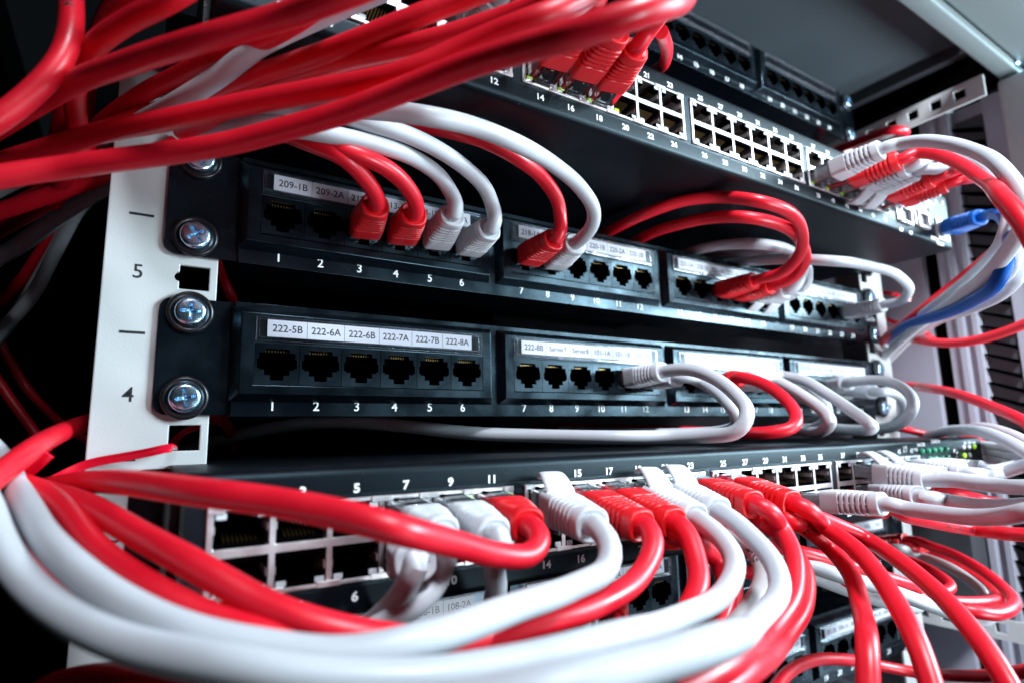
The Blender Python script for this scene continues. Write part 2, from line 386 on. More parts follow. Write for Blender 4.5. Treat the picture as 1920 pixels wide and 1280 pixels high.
def patch_panel(dz, label, labels, rows=(0, 1, 2, 3), holes_left=True, logo=None, screws=(10.2, -19.0)):
    t = thing('patch_bay', label, 'patch panel', (0, 0, dz), 'black patch panels screwed into the rack')
    bm = bmesh.new()
    prism(bm, rrect(-8.6, 16, -24.6, 15.2, 4.2, (1, 0, 0, 1)), -1.6, -.05)
    prism(bm, rrect(452, 474, -24.6, 15.2, 4.2, (0, 1, 1, 0)), -1.6, -.05)
    prism(bm, rect(14.6, 453.6, -25.2, 15.4), -3.0, -.04, [rect(GX[g] - .4, GX[g] + 6 * P0 + .4, -14.8, 1.0) for g in range(4)])
    box(bm, 16, 452, 0, 26, 13.6, 14.8); box(bm, 16, 452, 0, 26, -24.6, -23.4)
    pl = finish('plate', bm, M['plastic'], t)
    bvp = pl.modifiers.new('b', 'BEVEL'); bvp.width = .0005; bvp.segments = 3; bvp.limit_method = 'ANGLE'
    bm = bmesh.new()
    for k in range(4): box(bm, 12.2, 13.4, -2.1, -1.62, *( (12.6, 14.6) if k % 2 else (-23.6, -21.6) ))
    for g in range(4):
        x0, x1 = GX[g], GX[g] + 6 * P0
        bm2 = bmesh.new()
        b, f = frustum(bm2, (x0 - 7.2, x1 + 6.4, -20.2, 13.6), (x0 - 4.6, x1 + 4.4, -17.4, 11.2), -2.9, -6.5)
        inner = [bm2.verts.new(V(x, -6.5, z)) for x, z in rect(x0 + .02, x1 - .02, -14.3, .55)]
        es = [bm2.edges.get((f[i], f[(i + 1) % 4])) for i in range(4)] + [bm2.edges.new((inner[i], inner[(i + 1) % 4])) for i in range(4)]
        bmesh.ops.triangle_fill(bm2, edges=es)
        back = [bm2.verts.new(V(x, -5.6, z)) for x, z in rect(x0 + .02, x1 - .02, -14.3, .55)]
        for i in range(4): bm2.faces.new((inner[i], back[i], back[(i + 1) % 4], inner[(i + 1) % 4]))
        mod = finish('port_module', bm2, M['plastic'], t)
        bvm = mod.modifiers.new('b', 'BEVEL'); bvm.width = .00025; bvm.segments = 2; bvm.limit_method = 'ANGLE'
        # label holder
        bm2 = bmesh.new(); hx0, hx1 = x0 + .2, x1 - .8
        for r in ((hx0, hx1, 9.1, 9.9), (hx0, hx1, 1.5, 2.7), (hx0, hx0 + .9, 2.75, 9.05), (hx1 - 1, hx1, 2.75, 9.05)):
            box(bm2, r[0], r[1], -8.3, -6.55, r[2], r[3], 0, bev=.15, seg=1)
        bm2.faces.new([bm2.verts.new(V(x, -8.0, z)) for x, z in rect(hx0 + .9, hx1 - 1, 2.7, 9.1)])
        for tx in (x0 + P0 * 1.55, x0 + P0 * 3.1, x0 + P0 * 4.5): box(bm2, tx, tx + 3, -8.42, -8.32, 1.6, 2.6, 0)
        hold = finish('label_holder', bm2, M['pane'], t)
        if not labels[g][0]: continue
        bm2 = bmesh.new(); box(bm2, hx0 + 3.6, hx1 - 5, -7.3, -7.0, 2.9, 9.0); finish('label_paper', bm2, M['paper'], hold)
        bm2 = bmesh.new(); pw = (hx1 - 5 - hx0 - 3.6) / 6
        for k in range(6):
            s = labels[g][k]
            if s: write(bm2, s, hx0 + 3.6 + pw * (k + .5), -7.33, 5.9, 3.75 if len(s) < 7 else 3.3, .012, sx=.98)
            if k: box(bm2, hx0 + 3.6 + pw * k - .07, hx0 + 3.6 + pw * k + .07, -7.34, -7.25, 2.95, 8.95)
        finish('label_writing', bm2, M['ink'], hold)
    bm.free()
    for n in range(1, 25): put(_key, _key_used, t, (px_(n), -6.56, -6.85))
    for g in range(4):
        bm = bmesh.new()
        for n in range(g * 6 + 1, g * 6 + 7): write(bm, str(n), px_(n) - .4, -3.06, -21.6, 4.9, .015)
        finish('port_numbers', bm, M['print'], t)
    if logo:
        bm = bmesh.new(); write(bm, logo, 463, -1.66, -6, 5, .02); finish('panel_marking', bm, M['print'], t)
    for x, r in ((0.6, 0), (464.5, 1)):
        for z in screws: put(_screw, _screw_used, t, (x, -2.6, z), random.uniform(0, 1.5))
    return t
LA = [['209-1B', '209-2A', '212-1A', '213-1B', '214-1B', '218-1A'], ['218-1A', '219-1A', '219-1A', '220-1B', '220-2A', '220-2B'],
      ['221-1A', '220-3B', '221-1A', '222-1A', '222-1B', '222-2A'], ['222-2B', '222-3A', '222-3B', '222-4A', '222-4B', '222-5A']]
LB = [['222-5B', '222-6A', '222-6B', '222-7A', '222-7B', '222-8A'], ['222-8B', 'Server7', 'Server8', '101-1A', '101-1B', '101-2A'],
      ['101-2B', '101-3A', '101-3B', '101-4A', '101-4B', '101-5A'], ['101-5B', '101-6A', '101-6B', '102-1A', '102-1B', '102-2A']]
LE = [['106-1A', '106-1B', '106-2A', '106-2B', '108-1B', '108-2A'], ['108-2B', '109-1A', '109-1B', '109-2A', '109-2B', '109-3A'],
      ['109-3B', '110-1A', '110-1B', '742A', '742B', '743A'], ['743B', '744A', '744B', '745A', '74A2', '74A2']]
LF = [['001-1A', '001-1B', '001-2A', '001-2B', '001-3A', '001-3B'], ['002-1A', '002-1B', '002-2A', '002-2B', '002-3A', '002-3B'],
      ['003-1A', '003-1A', '003-1B', '003-1B', '003-1B', '003-2A'], ['003-2B', '004-1A', '004-1B', '004-2A', '004-2B', '004-3A']]
LH = [['', '', '', '', '', '']] * 4        # its strips cannot be read in the photograph
patch_panel(55.0, 'black patch panel labelled 209-1B, second from the top, red and white plugs', LA, logo='Cat.5e', screws=(11.0, -17.6))
patch_panel(0.0, 'black patch panel labelled 222-5B with its first ten ports empty', LB)
patch_panel(-106.0, 'black patch panel labelled 108-2A, directly under the lower network switch', LE, logo='net')
patch_panel(-163.0, 'lowest black patch panel, its label strip reading 003-2B and 004-1A', LF)
patch_panel(220.6, 'topmost black patch panel with empty ports, under the cabinet roof', LH)

# ================================================================== network switches
SP, SE = 14.147, 5.56
def sx_(n, base): k = (n - 1) // 2; return base + k * SP + (k // 6) * SE
def make_jack(lit, up):
    """ganged modular jack: dark cavity open to -Y, contacts on the inner side, status windows on the outer side"""
    bm = bmesh.new(); w = 6.25; h = 4.3; s = 1 if up else -1
    def q(pts, mi):
        f = bm.faces.new([bm.verts.new(V(*p)) for p in pts]); f.material_index = mi
    q([(-w, 0, -h), (-w, 13, -h), (-w, 13, h), (-w, 0, h)], 0); q([(w, 0, -h), (w, 0, h), (w, 13, h), (w, 13, -h)], 0)
    q([(-w, 0, h), (-w, 13, h), (w, 13, h), (w, 0, h)], 0); q([(-w, 0, -h), (w, 0, -h), (w, 13, -h), (-w, 13, -h)], 0)
    q([(-w, 13, -h), (w, 13, -h), (w, 13, h), (-w, 13, h)], 0)
    for a in (-1, 1):           # status windows in the outer corners
        x0, x1 = sorted((a * w, a * (w - 3.1)))
        z0, z1 = sorted((s * h, s * (h - 2.1)))
        box(bm, x0, x1, .15, 3, z0, z1, 0)
        on = lit and a == lit
        box(bm, x0 + .35, x1 - .35, -.05, .1, z0 + .35, z1 - .35, 3 if on else 2, bev=.12, seg=1)
        zz = sorted((-s * (h - 3.2), s * (h - 4.2)))
        box(bm, a * w - .35 if a > 0 else a * w, a * w if a > 0 else a * w + .35, .8, 10, -.9, .9, 4)   # earthing spring
    for k in range(8):
        x = -3.57 + k * 1.02
        z = -s * (h - 1.2)
        vs = [(x - .2, 2.2, z - .15), (x + .2, 2.2, z - .15), (x + .2, 10, z + s * 2.6), (x - .2, 10, z + s * 2.6)]
        q(vs, 1); q([(a, b, c + .28) for a, b, c in vs], 1)
    zz = sorted((-s * h, -s * (h - 1.0))); box(bm, -w + .6, w - .6, .5, 9, zz[0], zz[1], 0)
    return finish('jack', bm, [M['void'], M['gold'], M['ledoff'], M['ledon'], M['shell']], smooth='keep')
JK = {(l, u): [make_jack(l, u), [False]] for l in (0, 1, -1) for u in (True, False)}
def switch(zt, base, label, lit, cat='network switch', extra=None):
    """zt: top of the jack bays"""
    t = thing('network_switch', label, cat, (0, -67.5, zt), 'network switches mounted in the rack')
    XA, XB = -2.0, 445.0
    top, bot = 8.6, -30.2
    bm = bmesh.new()
    pr = [(0, 1.4)]
    for i in range(7):
        a = math.radians(90 * i / 6); pr.append((2.6 - 2.6 * math.cos(a), top - 2.6 + 2.6 * math.sin(a)))
    pr += [(7.2, top), (7.2, top - .35), (8.0, top - .35), (8.0, top), (330, top), (330, bot)]
    for i in range(7):
        a = math.radians(90 * i / 6); pr.append((2.6 - 2.6 * math.sin(a), bot + 2.6 - 2.6 * math.cos(a)))
    pr += [(0, -22.6)]
    prev = None
    A = [bm.verts.new(V(XA, y, z)) for y, z in pr]; B = [bm.verts.new(V(XB, y, z)) for y, z in pr]
    for i in range(len(pr) - 1): bm.faces.new((A[i], A[i + 1], B[i + 1], B[i]))
    bm.faces.new(A[::-1]); bm.faces.new(B)
    body = finish('case', bm, M['casepaint'], t, smooth=True, angle=30)
    bm = bmesh.new()
    xs = [XA + .01]
    for g in range(4): x0 = base - 7.9 + g * (6 * SP + SE); xs += [x0, x0 + 6 * SP + 1.6]
    xs.append(XB - .01)
    prism(bm, rect(xs[0], xs[-1], -22.6, 1.4), .05, 1.3, [rect(xs[i], xs[i + 1], -21.6, .4) for i in (1, 3, 5, 7)])
    finish('front_panel', bm, M['crackle'], t)
    # ears
    bm = bmesh.new()
    prism(bm, rrect(-13, XA - .2, bot + 1, top - 1, 4, (1, 0, 0, 1)), 65.4, 67.4)
    box(bm, XA - 2, XA - .15, 20, 67.3, bot + 3, top - 3)
    finish('mounting_ear', bm, M['metalblack'], t)
    bm = bmesh.new()
    prism(bm, rrect(XB + .2, 474, bot + 1, top - 1, 4, (0, 1, 1, 0)), 65.4, 67.4)
    box(bm, XB + .15, XB + 2, 40, 67.3, bot + 3, top - 3)
    finish('mounting_ear', bm, M['metalblack'], t)
    for z in (1, -24): put(_screw, _screw_used, t, (-8.5 + 8, 62.6, z)) if False else None
    ZU, ZL = -5.15, -16.0
    for g in range(4):
        x0 = base - 7.9 + g * (6 * SP + SE) + .15; x1 = x0 + 6 * SP + 1.3
        holes = []
        bm = bmesh.new()
        for k in range(6):
            cx = base + g * (6 * SP + SE) + k * SP
            holes += [rect(cx - 6.25, cx + 6.25, ZU - 4.3, ZU + 4.3), rect(cx - 6.25, cx + 6.25, ZL - 4.3, ZL + 4.3)]
        prism(bm, rect(x0, x1, -21.4, .2), -.45, 13.3, holes)
        for k in range(7):                  # shield tabs along the outer edges
            cx = base + g * (6 * SP + SE) + (k - .5) * SP
            a, b = max(x0, cx - 3.1), min(x1, cx + 3.1)
            box(bm, a, b, -.8, -.47, -1.35, .3); box(bm, a, b, -.8, -.47, -21.5, -19.9)
        bay = finish('port_bay', bm, M['shell'], t)
        bb = bay.modifiers.new('b', 'BEVEL'); bb.width = .00018; bb.segments = 1; bb.limit_method = 'ANGLE'
        for k in range(6):
            cx = base + g * (6 * SP + SE) + k * SP; n = g * 12 + k * 2 + 1
            for nn, z, u in ((n, ZU, True), (n + 1, ZL, False)):
                l = lit.get(nn, 0); pr_, us = JK[(l, u)]
                o = put(pr_, us, bay, (cx, -.42, z))
    for r_ in (1, 2):
        bm = bmesh.new()
        for n in range(r_, 49, 2): write(bm, str(n), sx_(n, base), -.06, 2.6 if n % 2 else -25.2, 3.3, .035, sx=1.12)
        finish('port_numbers', bm, M['print'], t)
    if extra:
        extra(t)
    return t
def exC(t):
    def w_(s, px, py, size): p = at(px, py, -67.5); bm = bmesh.new(); write(bm, s, p.x, -.06, p.z + 49.6, size, .02); finish('front_marking', bm, M['print'], t)
    w_('LNK', 1697, 838, 2.4); w_('/ACT', 1697, 845, 2.2); w_('PoE', 1717, 842, 2.4); w_('MASTER', 1727, 833, 2.6); w_('STACK ID', 1754, 827, 2.6)
    w_('SYS', 1809, 830, 2.2); w_('FAN', 1818, 829, 2.2); w_('PWR', 1826, 829, 2.2); w_('RESET', 1788, 864, 2.2); w_('CONSOLE', 1829, 869, 2.2)
def exD(t):
    def w_(s, px, py, size): p = at(px, py, -67.5); bm = bmesh.new(); write(bm, s, p.x, -.06, p.z - 113.3, size, .05); finish('front_marking', bm, M['print'], t)
    w_('47F', 1690, 431, 3); w_('48F', 1708, 437, 3); w_('Link/Act', 1752, 447, 2.8); w_('Console', 1763, 457, 2.8); w_('LNK/ACT', 1730, 388, 2.8); w_('PoE MAX', 1742, 380, 2.8)
swC = switch(-49.6, 10.45, 'black network switch with an orange-red cable sweeping across its left ports', {9: 1, 11: 1, 15: 1, 17: 1, 21: 1, 47: -1, 34: -1, 38: 1, 3: 0}, extra=exC)
swD = switch(113.3, 13.8, 'upper black network switch seen from below, middle ports empty', {14: -1, 16: -1, 18: -1, 20: -1, 4: 1, 38: -1, 40: -1, 42: -1, 46: -1, 44: 0, 48: 1, 2: 1}, extra=exD)
# status lamps on the lower switch
def local(px, py, t): p = at(px, py, -67.5); return (p.x, 0, p.z - t.location.z / S)
for i, (px, py) in enumerate([(1728, 845), (1740, 844), (1751, 843), (1762, 842), (1773, 841), (1743, 859), (1754, 858), (1765, 857), (1776, 856)]):
    x, _, z = local(px, py, swC); bm = bmesh.new(); disc(bm, (x, 0, z), (0, -1, 0), [(1.6, -.3), (1.6, .6), (1.2, 1.2), (.5, 1.5), (0, 1.55)], 14)
    finish('status_lamp', bm, M['ledgreen'], swC, smooth=True)
for px, py, k in [(1806, 838, 0), (1816, 838, 0), (1826, 836, 1), (1808, 853, 1), (1818, 852, 0)]:
    x, _, z = local(px, py, swC); bm = bmesh.new(); disc(bm, (x, 0, z), (0, -1, 0), [(1.5, -.3), (1.5, .5), (1, 1), (0, 1.2)], 14)
    finish('status_lamp', bm, M['ledon'] if k else M['ledoff'], swC, smooth=True)
x, _, z = local(1791, 852, swC); bm = bmesh.new(); disc(bm, (x, 0, z), (0, -1, 0), [(3.6, -.2), (3.6, .5), (3.1, .7), (2.6, .3), (2.2, -.2), (2.2, 1.2), (1.8, 1.5), (0, 1.5)], 20)
finish('reset_button', bm, M['rubber'], swC, smooth=True)
# fibre cages, console port and lamps on the upper switch
for px, py in ((1694, 405), (1727, 414)):
    x, _, z = local(px, py, swD); bm = bmesh.new()
    prism(bm, rect(x - 7.2, x + 7.2, z - 5.2, z + 5.2), -2.2, 14, [rect(x - 6.3, x + 6.3, z - 4.2, z + 4.2)])
    box(bm, x - 6.2, x + 6.2, 9, 10, z - 4.2, z + 4.2, 1); box(bm, x - 9.5, x - 7.4, -1, 1, z - 4, z + 4)
    finish('fibre_cage', bm, [M['shell'], M['void']], swD)
for px, py in ((1722, 372), (1735, 366), (1748, 360), (1760, 366), (1752, 378), (1765, 381), (1741, 392)):
    x, _, z = local(px, py, swD); bm = bmesh.new(); disc(bm, (x, 0, z), (0, -1, 0), [(1.5, -.3), (1.5, .5), (1, 1), (0, 1.2)], 12)
    finish('status_lamp', bm, M['ledoff'], swD, smooth=True)
x, _, z = local(1765, 432, swD); bm = bmesh.new(); prism(bm, rect(x - 8, x + 8, z - 7, z + 7), -1, 6, [rect(x - 6.2, x + 6.2, z - 5.2, z + 5.2)]); box(bm, x - 6, x + 6, 5, 6, z - 5, z + 5, 1)
finish('console_port', bm, [M['shell'], M['void']], swD)

# ================================================================== patch cables
def spline(P, step=2.2):
    """Catmull-Rom (centripetal-ish) through 3D points, evenly resampled"""
    P = [P[0] * 2 - P[1]] + list(P) + [P[-1] * 2 - P[-2]]
    out = []
    for i in range(1, len(P) - 2):
        p0, p1, p2, p3 = P[i - 1:i + 3]
        t0 = 0; t1 = t0 + max((p1 - p0).length, .01) ** .5; t2 = t1 + max((p2 - p1).length, .01) ** .5; t3 = t2 + max((p3 - p2).length, .01) ** .5
        n = max(2, int((p2 - p1).length / step))
        for k in range(n):
            t = t1 + (t2 - t1) * k / n
            a1 = p0 * ((t1 - t) / (t1 - t0)) + p1 * ((t - t0) / (t1 - t0)); a2 = p1 * ((t2 - t) / (t2 - t1)) + p2 * ((t - t1) / (t2 - t1))
            a3 = p2 * ((t3 - t) / (t3 - t2)) + p3 * ((t - t2) / (t3 - t2))
            b1 = a1 * ((t2 - t) / (t2 - t0)) + a2 * ((t - t0) / (t2 - t0)); b2 = a2 * ((t3 - t) / (t3 - t1)) + a3 * ((t - t1) / (t3 - t1))
            out.append(b1 * ((t2 - t) / (t2 - t1)) + b2 * ((t - t1) / (t2 - t1)))
    out.append(P[-2])
    for it in range(40):                     # Taubin smoothing: takes the wobble out without shrinking the bends
        k = .5 if it % 2 == 0 else -.51
        out = [out[0], out[1]] + [out[i].lerp((out[i - 1] + out[i + 1]) * .5, k) for i in range(2, len(out) - 1)] + [out[-1]]
    return out
def frames(pts):
    T = [(pts[min(i + 1, len(pts) - 1)] - pts[max(i - 1, 0)]).normalized() for i in range(len(pts))]
    u = T[0].orthogonal().normalized(); fr = []
    for t in T:
        u = (u - t * u.dot(t)).normalized(); fr.append((t, u.copy(), t.cross(u)))
    return fr
def tube(bm, pts, r=3.0, n=20, cap=True):
    fr = frames(pts); rings = []
    for p, (t, u, v) in zip(pts, fr):
        rings.append([bm.verts.new((p + u * r * math.cos(2 * math.pi * i / n) + v * r * math.sin(2 * math.pi * i / n)) * S) for i in range(n)])
    for a, b in zip(rings, rings[1:]):
        for i in range(n): bm.faces.new((a[i], a[(i + 1) % n], b[(i + 1) % n], b[i]))
    if cap: bm.faces.new(rings[0][::-1]); bm.faces.new(rings[-1])

def superell(w, h, e, n=40):
    out = []
    for i in range(n):
        a = 2 * math.pi * i / n; c, s = math.cos(a), math.sin(a)
        out.append((w / 2 * math.copysign(abs(c) ** (2 / e), c), h / 2 * math.copysign(abs(s) ** (2 / e), s), a))
    return out
def boot_mesh(bm, L0, L1, kind):
    """moulded boot along +s (local Z) from L0 to L1: box-like at the plug, ribbed and rounder at the cable"""
    n = 40; secs = []
    Lr = L1 - L0
    def sec(s, w, h, e, groove=0.0):
        pts = []
        for x, y, a in superell(w, h, e, n):
            k = 1.0
            if groove:
                d = min(abs(math.sin(a)), abs(math.cos(a)))          # spines stay along the middle of each side
                if d > .07: k = 1 - groove
            pts.append((x * k, y * k))
        secs.append((s, pts))
    wide, high = 12.2, 9.8
    sec(L0, wide - .8, high - .8, 7); sec(L0 + .4, wide, high, 7)
    rs = L0 + Lr * (.34 if kind != 'slim' else .4)
    sec(rs, wide, high, 6)
    nr = 6; seg = (L1 - 2.6 - rs) / nr
    for k in range(nr):
        s = rs + seg * k; t = (k + .5) / nr
        w_, h_, e_ = wide - 1.6 * t, high - .3 * t, 5 - 2.2 * t
        sec(s + .05, w_, h_, e_); sec(s + seg * .12, w_, h_, e_, .21); sec(s + seg * .42, w_, h_, e_, .21); sec(s + seg * .52, w_, h_, e_); sec(s + seg * .97, w_ - .1, h_, e_)
    sec(L1 - 2.4, 10.4, 9.6, 2.7); sec(L1 - .7, 10.4, 9.8, 2.6); sec(L1 - .15, 9.8, 9.2, 2.5); sec(L1, 8.9, 8.4, 2.4); sec(L1 - .5, 6.9, 6.7, 2)
    rings = [[bm.verts.new(V(x, y, s)) for x, y in p] for s, p in secs]
    for a, b in zip(rings, rings[1:]):
        for i in range(n): bm.faces.new((a[i], a[(i + 1) % n], b[(i + 1) % n], b[i]))
    bm.faces.new(rings[0][::-1]); bm.faces.new(rings[-1])
def latch_mesh(bm, L0, up):
    """snagless hood: a curved broad tongue rising from the boot towards the port"""
    secs = []
    for k in range(11):
        t = k / 10
        s = L0 + 3.5 - t * 12.0
        lift = 4.6 + 4.6 * math.sin(min(t * 1.25, 1) * math.pi / 2) - (1.6 * max(0, t - .75) / .25)
        w = 9.6 - 2.6 * t ** 1.5; th = 1.9 - .6 * t
        secs.append((s, lift * up, w, th))
    rings = []
    for s, z, w, th in secs:
        rings.append([bm.verts.new(V(x, z + y, s)) for x, y, _ in superell(w, th * 1.2, 3.2, 16)])
    for a, b in zip(rings, rings[1:]):
        for i in range(16): bm.faces.new((a[i], a[(i + 1) % 16], b[(i + 1) % 16], b[i]))
    bm.faces.new(rings[0][::-1]); bm.faces.new(rings[-1])
_proto = {}
def plug_parts(parent, col, L0, L1, up, latch):
    key = (col, L0, L1, up, latch)
    if key in _proto:
        for o in _proto[key]:
            c = o.copy(); COL.objects.link(c); c.parent = parent
        return
    parts = []
    bm = bmesh.new(); boot_mesh(bm, L0, L1, 'a')
    parts.append(finish('boot', bm, M[col + 'boot'], parent, smooth=True, angle=38))
    bm = bmesh.new()
    for v in (0,):
        vs0 = len(bm.verts)
        # clear body: local x = width, y = height (up), z = outwards
        def bx(x0, x1, y0, y1, z0, z1, mi=0, bev=0): box(bm, x0, x1, y0, y1, z0, z1, mi, bev, 1)
        bx(-5.8, 5.8, -3.9, 3.9, -9, L0 + 1.2, 0, .35)
        bx(-4.2, 4.2, -2.9, 2.9, -3, L0 + .9, 1, .3)                       # sheath seen through the body
        z0, z1 = sorted((up * 3.95, up * 4.7)); bx(-3.0, 3.0, z0, z1, -7, L0 - .6, 0, .1)
        for k in range(8): bx(-3.7 + k * 1.02, -3.4 + k * 1.02, *sorted((-up * 3.2, -up * 3.85)), -8.6, -4, 2)
    parts.append(finish('connector', bm, [M['plug'], M[col], M['gold']], parent, smooth='keep'))
    if latch:
        bm = bmesh.new(); latch_mesh(bm, L0, up)
        parts.append(finish('latch_cover', bm, M[col + 'boot'], parent, smooth=True, angle=50))
    _proto[key] = parts
def port(dev, n):
    if dev in 'ABEF':
        dz = dict(A=55.0, B=0, E=-106.0, F=-163.0)[dev]; return Vector((px_(n), -6.6, -6.6 + dz)), -1
    zt, base = ((-49.6, 10.45) if dev == 'C' else (113.3, 13.8))
    return Vector((sx_(n, base), -68, zt + (-5.15 if n % 2 else -16.0))), (1 if n % 2 else -1)
ALLC = []
def cable(col, label, pts, plug=None, end=None, latch=False, L=None, group=None, r=3.0, text=None, L0=None):
    """pts: (px, py, w) traced centre line, w = drawn width of the 6 mm jacket, which gives its distance;
    the cable starts at the plug seated in its port when there is one"""
    P = []
    if group is None: group = {'red': 'red patch cables', 'white': 'white patch cables', 'grey': 'grey patch cables', 'blue': None}[col]
    if plug:
        base, up = port(*plug)
        panel = plug[0] in 'ABEF'
        L0 = L0 if L0 is not None else (2.5 if panel else 9.0); L = L or (24.0 if panel else 31.0)
        e = at(end[0], end[1], base.y - L * .97); d = (e - base).normalized()
        e = base + d * L
        t = thing('patch_cable', label, 'cable', base, group)
        pr = bpy.data.objects.new('plug', None)
        # orientation of the plug: local z = outward, local y = up
        z = d; x = Vector((1, 0, 0)); x = (x - z * x.dot(z)).normalized(); y = z.cross(x)
        if y.z < 0: x, y = -x, -y
        m = Matrix((x, y, z)).transposed().to_4x4()
        m.translation = base * S
        t.matrix_world = m
        plug_parts(t, col, L0, L, up, latch)
        P = [e - d * 1.2, e + d * 5.0]
    last = None
    if plug:
        rel = e + d * 5 - CAM; dz_ = rel.dot(FWD); last = (960 + F * rel.dot(RIGHT) / dz_, 640 - F * rel.dot(UP) / dz_, dz_)
    for k_, q in enumerate(pts):
        dd = F * 2 * r / q[2]
        if last and k_ < 4:             # a jacket cannot leave its boot in a kink: limit how fast it changes distance
            lat = math.hypot(q[0] - last[0], q[1] - last[1]) * last[2] / F
            m_ = (.8, .9, 1.0, 1.2)[k_] * lat
            dd = min(max(dd, last[2] - m_), last[2] + m_); last = (q[0], q[1], dd)
        P.append(deep(q[0], q[1], dd))
    path = spline(P)
    bm = bmesh.new()
    if plug:
        inv = m.inverted(); tube(bm, path, r)
        for v in bm.verts: v.co = inv @ v.co
        o = finish('jacket', bm, M[col], t, smooth=True)
        root = t
    else:
        tube(bm, path, r); o = finish('patch_cable', bm, M[col], smooth=True); tag(o, label, 'cable', group); root = o
    if text:
        s, frac, size, ang = text
        fr = frames(path); i0 = int(frac * (len(path) - 1)); acc = [0]
        for a, b in zip(path, path[1:]): acc.append(acc[-1] + (b - a).length)
        tocam = (CAM - path[i0]); t_, u_, v_ = fr[i0]; a0 = math.atan2(tocam.dot(v_), tocam.dot(u_)) + ang
        def fn(a, b):
            sgn = -1 if fr[i0][0].dot(RIGHT) < 0 else 1
            d_ = acc[i0] + a * sgn; j = 0
            lo, hi = 0, len(acc) - 2
            while lo < hi:
                mid = (lo + hi + 1) // 2
                if acc[mid] <= d_: lo = mid
                else: hi = mid - 1
            j = lo; k = (d_ - acc[j]) / max(1e-6, acc[j + 1] - acc[j]); p = path[j].lerp(path[j + 1], k); _, u, v = fr[j]
            th = a0 + sgn * -b / r
            return (p + (u * math.cos(th) + v * math.sin(th)) * (r + .04)) * S
        bm = bmesh.new(); write(bm, s, 0, 0, 0, size, .02, fn=fn)
        if plug:
            for v in bm.verts: v.co = inv @ v.co
        finish('jacket_print', bm, M['ink'], root)
    ALLC.append((label, path))
    return root

# ---- upper patch panel (209-1B)
cable('red', 'red cable plugged into port 3 beside label 209-2A', [(699, 358, 32), (676, 325, 33), (640, 293, 34), (590, 272, 34), (525, 248, 33), (455, 232, 32), (380, 245, 31), (300, 285, 29), (200, 330, 26), (60, 400, 24), (-60, 470, 22)], ('A', 3), (704, 386))
cable('red', 'red cable plugged into port 4 under the 213 label', [(777, 374, 31), (756, 342, 32), (712, 308, 33), (655, 285, 34), (590, 262, 34), (515, 232, 34), (420, 225, 33), (330, 255, 31), (220, 300, 28), (100, 350, 25), (-50, 420, 23)], ('A', 4), (776, 402))
cable('white', 'white cable plugged into port 5 beside a red plug', [(851, 375, 28), (832, 340, 29), (795, 308, 31), (735, 280, 33), (665, 262, 34), (590, 248, 35), (500, 235, 35), (400, 250, 32), (300, 300, 30), (150, 380, 28), (0, 481, 27), (-60, 520, 27)], ('A', 5), (849, 404))
cable('white', 'white cable plugged into port 6, end of the first group of ports', [(925, 398, 27), (915, 362, 28), (880, 322, 29), (820, 280, 31), (750, 248, 33), (680, 228, 34), (610, 208, 34), (520, 195, 34), (400, 220, 31), (280, 280, 28), (170, 355, 24), (100, 480, 23), (60, 555, 23), (0, 622, 24), (-60, 680, 25)], ('A', 6), (917, 430))
cable('red', 'red cable plugged into port 7 under label 218-1A', [(1050, 425, 25), (1048, 385, 26), (1022, 340, 27), (975, 300, 29), (910, 265, 30), (840, 245, 30), (770, 232, 30), (700, 225, 29), (600, 220, 27), (500, 240, 25)], ('A', 7), (1038, 450))
cable('white', 'white cable plugged into port 8, arching over the black gap', [(1108, 428, 26), (1113, 395, 28), (1088, 352, 30), (1035, 307, 32), (965, 268, 34), (885, 237, 36), (800, 218, 38), (730, 209, 38), (650, 203, 38), (560, 198, 36), (450, 205, 34), (330, 260, 30), (200, 330, 26)], ('A', 8), (1079, 457))
cable('red', 'outer one of two looping red cables, plugged into port 15', [(1465, 512, 23), (1500, 475, 25), (1502, 430, 26), (1478, 397, 26), (1420, 377, 24), (1350, 370, 23), (1280, 377, 22.5), (1215, 399, 22), (1165, 422, 21), (1125, 445, 20), (1090, 480, 19), (1070, 530, 18)], ('A', 15), (1413, 527))
cable('red', 'inner one of two looping red cables, plugged into port 16', [(1485, 522, 22), (1509, 490, 23), (1500, 450, 24), (1465, 423, 24), (1400, 408, 23), (1330, 409, 22), (1265, 423, 21), (1215, 440, 20), (1180, 462, 19), (1150, 500, 18), (1140, 545, 17)], ('A', 16), (1443, 537))
cable('white', 'white cable with a hooded latch behind the red loops, in port 17', [(1500, 520, 19), (1508, 495, 20), (1480, 470, 21), (1425, 458, 21), (1370, 458, 20), (1320, 465, 19), (1280, 480, 18), (1250, 510, 17)], ('A', 17), (1472, 545), latch=True)
cable('white', 'white cable with a hooded latch, in port 18 of the upper panel', [(1512, 525, 18), (1512, 498, 19), (1485, 482, 19), (1440, 472, 19), (1390, 472, 18), (1340, 480, 17), (1310, 500, 16), (1290, 530, 15)], ('A', 18), (1498, 540), latch=True)
cable('white', 'white cable arching from the right end port of the upper panel', [(1685, 567, 19), (1704, 545, 21), (1685, 518, 22), (1625, 498, 22), (1555, 489, 21), (1480, 486, 20), (1400, 490, 18), (1330, 498, 16), (1290, 505, 14)], ('A', 23), (1655, 572), L=29)
